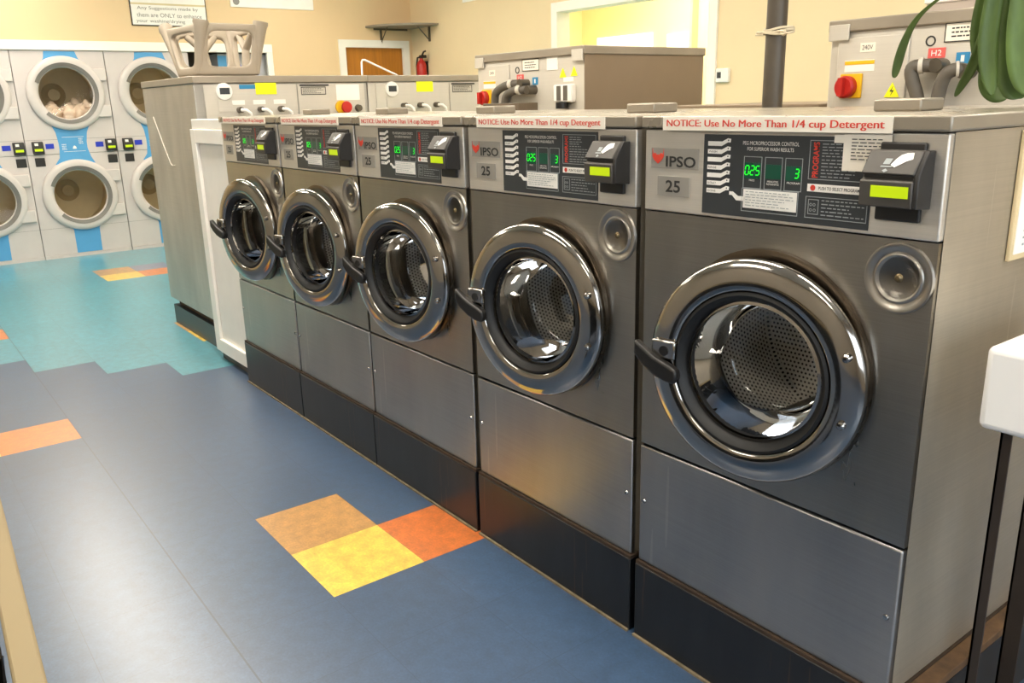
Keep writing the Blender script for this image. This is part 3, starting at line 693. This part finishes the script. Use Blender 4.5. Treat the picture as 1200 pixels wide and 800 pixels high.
# floor
def floor_mat():
    k = NT('vinyl_tile_floor'); g = k.n.new('ShaderNodeNewGeometry'); sp = k.add('ShaderNodeSeparateXYZ', {0: g.outputs['Position']})
    tu = k.math('DIVIDE', sp.outputs[0], T); tv = k.math('DIVIDE', sp.outputs[1], T)
    U = k.math('FLOOR', tu); V = k.math('FLOOR', tv)
    teal = k.math('LESS_THAN', U, k.math('SUBTRACT', V, 7.5))
    c = k.mix(teal, lin('#36506f'), lin('#4f98a8'))
    def m(u, v): return k.math('MULTIPLY', k.math('COMPARE', U, float(u), 0.1), k.math('COMPARE', V, float(v), 0.1))
    for (u, v) in ((0, 0), (-6, -3), (-10, 2), (-13, -3), (-18, 2)):
        c = k.mix(m(u, v), c, lin('#bf8d4d')); c = k.mix(m(u+1, v), c, lin('#eec64e')); c = k.mix(m(u+1, v+1), c, lin('#dd8038' if v != 0 else '#cf6f2c'))
    c = k.mix(m(-18, 3), c, lin('#7d7f9a'))
    pos = g.outputs['Position']
    n1 = k.noise(pos, 22.0, 8, 0.65); n2 = k.noise(pos, 140.0, 3); n3 = k.noise(pos, 1.3, 4)
    wn = k.add('ShaderNodeTexWhiteNoise', {0: k.add('ShaderNodeCombineXYZ', {0: U, 1: V}).outputs[0]}, noise_dimensions='3D')
    f = k.math('MULTIPLY', k.ramp(n1, 0.74, 1.26), k.ramp(n2, 0.86, 1.14)); f = k.math('MULTIPLY', f, k.math('ADD', 0.95, k.math('MULTIPLY', wn.outputs[0], 0.1)))
    f = k.math('MULTIPLY', f, k.ramp(n3, 0.92, 1.08))
    c = k.mix(1.0, c, k.add('ShaderNodeCombineColor', {0: f, 1: f, 2: f}).outputs[0], 'MULTIPLY')
    def near(x, w): 
        fr = k.math('FRACT', x); d = k.math('MINIMUM', fr, k.math('SUBTRACT', 1.0, fr)); return k.math('LESS_THAN', d, w)
    seam = k.math('MAXIMUM', near(tu, 0.0035), near(tv, 0.0035))
    strong = k.math('LESS_THAN', k.math('ABSOLUTE', k.math('ADD', tv, 1.0)), 0.008)
    c = k.mix(k.math('MAXIMUM', k.math('MULTIPLY', seam, 0.35), k.math('MULTIPLY', strong, 0.6)), c, lin('#161a22'))
    k.put(k.b.inputs['Base Color'], c)
    k.put(k.b.inputs['Roughness'], k.math('ADD', k.ramp(n1, 0.36, 0.44), k.math('MULTIPLY', n3, 0.06)))
    k.b.inputs['Specular IOR Level'].default_value = 0.6; k.b.inputs['Coat Weight'].default_value = 1.0; k.b.inputs['Coat Roughness'].default_value = 0.30; k.b.inputs['Coat IOR'].default_value = 1.55
    k.bump(n1, 0.06, 0.001)
    return k.m
MB().box(XF-1.2, XR, YF, YB+2.7, -0.1, 0).build('floor', floor_mat(), None, kind='structure')
MB().box(XF-1.2, XR+0.1, YF-0.1, YB+2.7, ZC, ZC+0.1).build('ceiling', M_ceil, None, kind='structure')
# far wall (x = XF) with dryer alcove and door opening
m = MB(); x0, x1 = XF-0.12, XF
m.box(x0, x1, YF, -0.40, 0, ZC); m.box(x0, x1, -0.40, 2.84, 1.91, ZC); m.box(x0, x1, 2.84, 3.72, 0, ZC); m.box(x0, x1, 3.72, 4.475, 1.985, ZC); m.box(x0, x1, 4.475, YB+0.12, 0, ZC)
m.build('wall_far', M_wall2, None, smooth=0, kind='structure')
MB().box(XF-1.2, XF-1.1, -0.6, 3.1, 0, 2.2).box(XF-1.1, XF-0.12, -0.6, 3.1, 2.0, 2.1).box(XF-1.1, XF-0.12, 2.98, 3.1, 0, 2.0).box(XF-1.1, XF-.12, -.6, -.5, 0, 2.0).build('wall_alcove', M_alc, None, smooth=0, kind='structure')
MB().box(XF-0.02, XF+0.022, -3.0, 2.865, 1.908, 1.992).build('trim_2', M_trim, None, bevel=0.004, kind='structure')
MB().box(XF-0.02, XF+0.022, 2.80, 2.865, 0, 1.908).build('trim_3', M_trim, None, bevel=0.004, kind='structure')
MB().box(XF, XF+0.012, 2.87, 3.62, 0, 0.1).build('baseboard_far', M_trim, None, kind='structure')
# wood door
d = MB().box(XF-0.07, XF-0.03, 3.725, 4.470, 0.01, 1.98).build('door_1', mat('orange_wood', '#b4721f', 0.45, 0, 0.15, 3, 0, 60, 0, (12, 12, 0.8)), None, kind='structure')
MB().box(XF-0.02, XF+0.02, 3.645, 3.725, 0, 2.06).box(XF-0.02, XF+0.02, 4.470, 4.55, 0, 2.06).box(XF-0.02, XF+0.02, 3.725, 4.470, 1.98, 2.06).build('door_frame', M_trim, d)
MB().lathe([(0.03, 0), (0.012, 0.02), (0.028, 0.05), (0, 0.065)], 'x', (XF-0.03, 3.80, 0.98), 20).build('door_handle', M_valve, d, smooth=60)
# back wall (y = YB) with a wide doorway
y0, y1 = YB, YB+0.12
m = MB(); m.box(XF, -3.79, y0, y1, 0, ZC); m.box(-3.79, -1.97, y0, y1, 2.145, ZC); m.box(-1.97, XR, y0, y1, 0, ZC)
m.build('wall_back', M_wall, None, smooth=0, kind='structure')
MB().box(-3.87, -3.785, YB-0.02, YB+0.14, 0, 2.225).box(-1.975, -1.89, YB-0.02, YB+0.14, 0, 2.225).box(-3.785, -1.975, YB-0.02, YB+0.14, 2.14, 2.225).build('trim_4', M_trim, None, bevel=0.003, kind='structure')
# bright yellow room beyond
M_yroom = wallmat('yellow_room_wall', '#f3e7bb')
MB().box(-6.25, -6.13, YB+0.12, 7.1, 0, ZC).box(-6.13, -1.0, 7.0, 7.1, 0, ZC).box(-1.6, -1.48, YB+0.12, 7.0, 0, ZC).build('wall_room_beyond', M_yroom, None, smooth=0, kind='structure')
MB().box(-5.80, -4.86, 6.96, 7.0, 0.9, 2.10).box(-4.60, -4.30, 6.96, 7.0, 0.9, 2.06).build('trim_5', mat('glowing_white_board', '#ffffff', 0.6, emit=0.5, var=0.01), None, kind='structure')  # white boards glow by themselves to look brightly lit
MB().box(-4.20, -4.17, 6.9, 7.0, 0, ZC).build('trim_6', wallmat('yellow_post', '#ecdcaa'), None, kind='structure')
# near walls (behind the camera)
MB().box(XF, XR, YF-0.1, YF, 0, ZC).build('wall_front', M_dkwall, None, kind='structure')
m = MB(); m.box(XR, XR+0.1, YF, -2.4, 0, ZC); m.box(XR, XR+0.1, 1.6, YB, 0, ZC); m.box(XR, XR+0.1, -2.4, 1.6, 0, 0.8); m.box(XR, XR+0.1, -2.4, 1.6, 2.45, ZC)
m.build('wall_right', M_dkwall, None, smooth=0, kind='structure')
w = MB().box(XR+0.04, XR+0.05, -2.4, 1.6, 0.8, 2.45).build('window_1', M_pane, None, kind='structure')
MB().box(XR, XR+0.1, -2.4, -2.34, 0.8, 2.45).box(XR, XR+0.1, 1.54, 1.6, 0.8, 2.45).box(XR, XR+0.1, -0.43, -0.37, 0.8, 2.45).box(XR, XR+0.1, -2.4, 1.6, 0.8, 0.86).box(XR, XR+0.1, -2.4, 1.6, 2.39, 2.45).build('window_frame', M_trim, w)

# ------------------------------------------------------------------ wall things
b = thing('wall_sign', 'framed white sign with lettering above the dryers', 'sign', (XF, 1.85, 0), PI/2)
MB().box(-0.365, 0.365, -0.012, 0, 2.143, 2.50).build('frame', M_dark_print, b, bevel=0.002)
MB().box(-0.355, 0.355, -0.014, -0.011, 2.152, 2.49).build('sheet', M_white, b)
M_let = mat('grey_lettering', '#7c766c', 0.6)
for body, cx, cz, w2 in (('Any Suggestions made by', -0.01, 2.303, 0.58), ('them are ONLY to enhance', 0.0, 2.243, 0.62), ('your washing/drying', -0.09, 2.185, 0.46)):
    text(MB(), body, cx, cz, w2, 0.038, -0.0148).build('sign_lettering', M_let, b, smooth=0)
MB().box(-0.355, 0.355, -0.0145, -0.0138, 2.335, 2.352).build('sign_band', mat('beige_band', '#d8c9a0', 0.6), b)
b = thing('wall_sign', 'plain white sign high on the wall above the upturned stool', 'sign', (XF, 2.93, 0), PI/2)
MB().box(-0.46, 0.45, -0.012, 0, 2.351, 2.75).build('sheet', M_white, b, bevel=0.002)
MB().lathe([(0.035, -0.015), (0.02, -0.016), (0, -0.0125)], 'y', (-0.40, 0, 2.405), 20).build('round_mark', mat('grey_mark', '#8d8a84', 0.6), b)
# corner shelf
t = thing('corner_shelf', 'curved grey shelf in the far corner above the wooden door', 'shelf', (XF, YB, 2.19))
pts = [(0, 0), (0.60, 0)] + [(0.60*math.cos(a), -0.60*math.sin(a)) for a in [PI/2*i/14 for i in range(1, 14)]] + [(0, -0.60)]
MB().prism(pts, 'z', 0, 0.022).build('shelf_board', mat('grey_shelf', '#8a8070', 0.5), t)
m = MB().box(0.0, 0.015, -0.50, -0.06, -0.02, 0); m.box(0.0, 0.02, -0.42, -0.40, -0.16, 0); m.tube([(0.01, -0.41, -0.15), (0.16, -0.41, 0.0)], 0.006, 6); m.build('bracket', M_valve, t)
m = MB().box(0.40, 0.42, -0.02, 0, -0.16, 0); m.tube([(0.41, -0.01, -0.15), (0.41, -0.16, 0.0)], 0.006, 6); m.build('bracket', M_valve, t)
# fire extinguisher
t = thing('fire_extinguisher', 'red fire extinguisher hanging on the wall by the wooden door', 'fire extinguisher', (-6.14, YB-0.073, 1.50))
MB().lathe([(0, 0), (0.052, 0.0), (0.058, 0.015), (0.058, 0.27), (0.045, 0.31), (0.02, 0.335), (0.02, 0.355), (0, 0.355)], 'z', (0, 0, 0), 24).build('cylinder', M_red, t, smooth=50)
MB().box(-0.02, 0.09, -0.015, 0.015, 0.352, 0.385).tube([(0.0, 0, 0.36), (0.06, 0, 0.42), (0.10, 0, 0.425)], 0.010).build('handle', M_black, t, smooth=40)
MB().tube([(0.0, 0, 0.37), (-0.05, -0.02, 0.36), (-0.075, -0.02, 0.28), (-0.07, -0.02, 0.10)], 0.010).build('hose', M_black, t, smooth=60)
MB().box(-0.03, 0.03, 0.055, 0.075, 0.05, 0.32).build('bracket', M_black, t)
# thermostat and register
t = thing('thermostat', 'small white thermostat on the wall right of the bright doorway', 'thermostat', (-1.815, YB+0.002, 1.505))
MB().box(-0.062, 0.062, -0.03, 0, -0.052, 0.052).build('housing', M_white, t, bevel=0.008)
MB().box(-0.045, -0.008, -0.032, -0.029, -0.02, 0.025).build('screen', M_disp, t)
o = MB().box(-5.35, -4.9, YB-0.012, YB, 2.375, 2.55).build('wall_register', M_trim, None, bevel=0.002)
tag(o, 'white vent register high on the wall left of the bright doorway', 'vent')

# ------------------------------------------------------------------ plant
M_leaf = NT('strap_leaf')
def _lf():
    k = M_leaf; n = k.noise(k.obj((1, 1, 0.4)), 16.0, 4)
    k.put(k.b.inputs['Base Color'], k.mix(k.ramp(n, 0, 1), lin('#34481b'), lin('#566f30'))); k.b.inputs['Roughness'].default_value = 0.5
    return k.m
M_leaf = _lf()
M_leaf_dry = mat('dry_leaf', '#7d4f24', 0.6, var=0.2)
t = thing('hanging_plant', 'dark green hanging plant with long strap leaves over the nearest washer', 'plant', (1.85, 1.05, 1.66))
def leaf(path, width, m=M_leaf, fold=0.25, peak=0.6):
    P = [Vector(p) - Vector((1.85, 1.05, 1.66)) for p in path]
    for _ in range(3):
        Q = [P[0]]
        for a, b in zip(P, P[1:]): Q += [a.lerp(b, .25), a.lerp(b, .75)]
        P = Q + [P[-1]]
    mb = MB(); rows = []; N = len(P); side0 = Vector((0.8, -0.15, 0.55)).normalized()
    for i, p in enumerate(P):
        s = i/(N-1); d = (P[min(i+1, N-1)] - P[max(i-1, 0)]).normalized()
        view = Vector((0.55, -0.83, 0.1)); sd = d.cross(view).normalized(); nn = sd.cross(d).normalized()
        f = (math.sin(PI*min(1, s**(math.log(0.5)/math.log(peak))))**0.8)*0.93 + 0.07*(1-s)
        w = width/2*max(f, 0.04)
        rows.append([mb.bm.verts.new(p + sd*w*q + nn*abs(q)*w*fold) for q in (-1, -0.5, 0, 0.5, 1)])
    for A, B in zip(rows, rows[1:]):
        for j in range(4): mb.face((A[j], A[j+1], B[j+1], B[j]))
    o = mb.build('leaf', m, t, smooth=80)
    sm = o.modifiers.new('thick', 'SOLIDIFY'); sm.thickness = 0.0012
    return o
leaf([(1.84, 1.05, 1.70), (1.76, 1.05, 1.62), (1.70, 1.05, 1.575), (1.632, 1.05, 1.536), (1.597, 1.05, 1.505), (1.577, 1.05, 1.46), (1.568, 1.05, 1.42), (1.562, 1.05, 1.385)], 0.021, peak=0.80)
leaf([(1.85, 1.0, 1.70), (1.80, .98, 1.58), (1.785, .98, 1.47), (1.772, .98, 1.41), (1.738, .98, 1.342)], 0.024, peak=0.6)
leaf([(1.84, 1.0, 1.70), (1.775, 1.0, 1.60), (1.765, 1.0, 1.50), (1.768, 1.0, 1.44), (1.785, 1.0, 1.38)], 0.045, peak=0.62)
leaf([(1.85, 1.08, 1.70), (1.79, 1.08, 1.56), (1.765, 1.08, 1.46), (1.757, 1.08, 1.39), (1.765, 1.08, 1.348), (1.80, 1.08, 1.338)], 0.052, peak=0.65)
leaf([(1.86, 1.0, 1.70), (1.81, 1.0, 1.58), (1.815, 1.0, 1.48), (1.83, 1.0, 1.40), (1.86, 1.0, 1.336)], 0.062, peak=0.6)
leaf([(1.87, 1.05, 1.70), (1.835, 1.05, 1.58), (1.825, 1.05, 1.46), (1.835, 1.05, 1.385), (1.85, 1.05, 1.342)], 0.058, peak=0.55)
leaf([(1.87, .95, 1.70), (1.85, .95, 1.56), (1.85, .95, 1.45), (1.865, .95, 1.36), (1.88, .95, 1.338)], 0.07, peak=0.6)
leaf([(1.86, 1.12, 1.70), (1.80, 1.14, 1.56), (1.795, 1.14, 1.45), (1.80, 1.14, 1.36), (1.815, 1.14, 1.34)], 0.06, peak=0.6)
leaf([(1.88, .92, 1.70), (1.825, .92, 1.58), (1.815, .92, 1.46), (1.825, .92, 1.39), (1.838, .92, 1.345)], 0.036, peak=0.55)
leaf([(1.88, .97, 1.70), (1.86, .94, 1.58), (1.868, .93, 1.46), (1.882, .93, 1.38), (1.90, .93, 1.345)], 0.05, peak=0.6)
leaf([(1.90, 1.05, 1.70), (1.93, 1.0, 1.60), (1.95, .98, 1.48), (1.96, .97, 1.38)], 0.07, peak=0.6)
leaf([(1.90, 1.1, 1.70), (1.97, 1.1, 1.62), (2.02, 1.1, 1.50), (2.04, 1.1, 1.40)], 0.06, peak=0.6)
leaf([(1.86, 1.03, 1.70), (1.80, 1.03, 1.60), (1.785, 1.03, 1.54), (1.78, 1.03, 1.48)], 0.05, m=M_leaf_dry, peak=0.5)
leaf([(1.87, 1.03, 1.70), (1.84, 1.02, 1.58), (1.835, 1.02, 1.50), (1.845, 1.02, 1.42)], 0.03, m=M_leaf_dry, peak=0.5)
MB().lathe([(0, 0.0), (0.085, 0.0), (0.125, 0.17), (0.135, 0.17), (0.135, 0.19), (0.118, 0.19), (0.112, 0.16), (0, 0.16)], 'z', (0, 0, 0), 32).build('pot', mat('terracotta_pot', '#8a5a3c', 0.8), t, smooth=50)
m = MB()
for a in (0, 2*PI/3, 4*PI/3): m.tube([(0.13*math.cos(a), 0.13*math.sin(a), 0.18), (0, 0, 0.62)], 0.003, 6)
m.tube([(0, 0, 0.62), (0, 0, 1.34)], 0.003, 6); m.build('hanger', M_hose, t, smooth=60)

# ------------------------------------------------------------------ white stand and laundry cart in the foreground
M_wplastic = mat('white_plastic', '#fdfbf7', 0.4, var=0.02)
M_leg = mat('dark_metal_leg', '#4a4038', 0.45, 0.5, 0.15)
t = thing('utility_table', 'white block-topped table on thin dark legs at the right edge', 'table', (2.045, 0.55, 0))
MB().box(0, 0.66, 0, 0.36, 0.812, 0.955).build('tabletop', M_wplastic, t, bevel=0.012, seg=4)
for x, y, wx, wy in ((0.022, 0.045, 0.018, 0.018), (0.004, 0.235, 0.032, 0.032), (0.62, 0.045, 0.018, 0.018), (0.62, 0.30, 0.022, 0.022)):
    MB().box(x, x+wx, y, y+0.004, 0, 0.814).box(x, x+0.004, y, y+wy, 0, 0.814).build('leg', M_leg, t)
M_beige = mat('beige_rim', '#8f7f5e', 0.6, var=0.05)
t = thing('laundry_cart', 'beige-rimmed dark laundry cart at the lower left edge', 'cart', (1.40, -1.085, 0), math.radians(-2.4))
def rr(hx, hy, r, z, n=6):
    out = []
    for sx, sy, a0 in ((1, 1, 0), (-1, 1, PI/2), (-1, -1, PI), (1, -1, 3*PI/2)):
        for i in range(n+1):
            a = a0 + PI/2*i/n; out.append((sx*(hx-r) + r*math.cos(a), sy*(hy-r) + r*math.sin(a), z))
    return out
m = MB(); A = rr(0.45, 0.30, 0.05, 0.79); B = rr(0.42, 0.27, 0.04, 0.79)
va = [m.bm.verts.new(p) for p in A]; vb = [m.bm.verts.new(p) for p in B]; vc = [m.bm.verts.new((p[0], p[1], 0.745)) for p in A]; vd = [m.bm.verts.new((p[0], p[1], 0.745)) for p in B]
for i in range(len(va)):
    j = (i+1) % len(va)
    m.face((va[i], va[j], vb[j], vb[i])); m.face((vc[i], vc[j], va[j], va[i])); m.face((vb[i], vb[j], vd[j], vd[i])); m.face((vd[i], vd[j], vc[j], vc[i]))
m.build('rim', M_beige, t, bevel=0.004)
m = MB(); A = rr(0.415, 0.265, 0.04, 0.77); B = rr(0.37, 0.22, 0.04, 0.30)
va = [m.bm.verts.new(p) for p in A]; vb = [m.bm.verts.new(p) for p in B]
for i in range(len(va)):
    j = (i+1) % len(va); m.face((va[i], va[j], vb[j], vb[i]))
m.face(vb); m.build('basket', M_black, t)
m = MB()
for i in range(9):
    x = -0.36 + 0.09*i; m.tube([(x, 0.262, 0.75), (x*0.9, 0.225, 0.31)], 0.004, 6); m.tube([(x, -0.262, 0.75), (x*0.9, -0.225, 0.31)], 0.004, 6)
m.tube(rr(0.40, 0.25, 0.04, 0.60), 0.004, 6, closed=True); m.build('basket_wire', M_chrome, t, smooth=60)
for sx in (1, -1):
    for sy in (1, -1):
        l = MB().cyl((sx*0.36, sy*0.21, 0.31), (sx*0.36, sy*0.21, 0.10), 0.012).build('leg', M_leg, t, smooth=50)
        MB().lathe([(0, -0.014), (0.05, -0.014), (0.05, 0.014), (0, 0.014)], 'y', (sx*0.36, sy*0.21, 0.05), 20).build('caster', M_rubber, l)

# ------------------------------------------------------------------ lights
M_diff = NT('light_diffuser')
def _df(name, col, s):
    k = NT(name); n = k.noise(k.obj(), 4.0); k.b.inputs['Base Color'].default_value = (.8, .8, .8, 1)
    k.put(k.b.inputs['Emission Color'], k.mix(n, col, col)); k.b.inputs['Emission Strength'].default_value = s; return k.m
M_diff = _df('ceiling_light_diffuser', (1.0, 0.91, 0.78, 1), 26.0)
def ceiling_light(x, y, label, lx=1.2, ly=0.32, m=None):
    t = thing('ceiling_light', label, 'light', (x, y, ZC), group='fluorescent fittings on the ceiling')
    MB().box(-lx/2-.03, lx/2+.03, -ly/2-.03, ly/2+.03, -0.06, 0).build('frame', M_trim, t)
    MB().box(-lx/2, lx/2, -ly/2, ly/2, -0.075, -0.06).build('diffuser', m or M_diff, t)
for x in (-5.4, -3.9, -2.3, -0.7, 0.9, 2.6): ceiling_light(x, 0.25, 'long fluorescent fitting on the ceiling over the aisle')
for x in (-5.0, -3.0, -1.0, 1.0, 3.2): ceiling_light(x, 2.9, 'fluorescent fitting on the ceiling over the back rows')
for x in (-4.0, 0.5, 3.2): ceiling_light(x, -2.3, 'unseen fluorescent fitting on the ceiling behind the camera')  # nearest one added to brighten the white table and front faces
ceiling_light(-3.9, 5.9, 'warm fitting on the ceiling of the yellow room', 1.4, 0.6, _df('warm_diffuser', (1.0, 0.86, 0.55, 1), 40.0))

wd = bpy.data.worlds.new('daylight'); scene.world = wd; wd.use_nodes = True
wd.node_tree.nodes['Background'].inputs[0].default_value = (0.80, 0.90, 1.0, 1); wd.node_tree.nodes['Background'].inputs[1].default_value = 5.0

# ------------------------------------------------------------------ camera
cd = bpy.data.cameras.new('camera'); cam = bpy.data.objects.new('camera', cd); COL.objects.link(cam)
cam.location = (2.63042, -0.85538, 1.35684)
cam.rotation_euler = Euler((1.29275209, 0.02460394, 0.91969579), 'XYZ')
cd.sensor_fit = 'HORIZONTAL'; cd.sensor_width = 36.0; cd.lens = 988.1365/1200*36; cd.clip_start = 0.02
scene.camera = cam
scene.view_settings.view_transform = 'Standard'
scene.view_settings.look = 'None'
scene.view_settings.exposure = 0.14
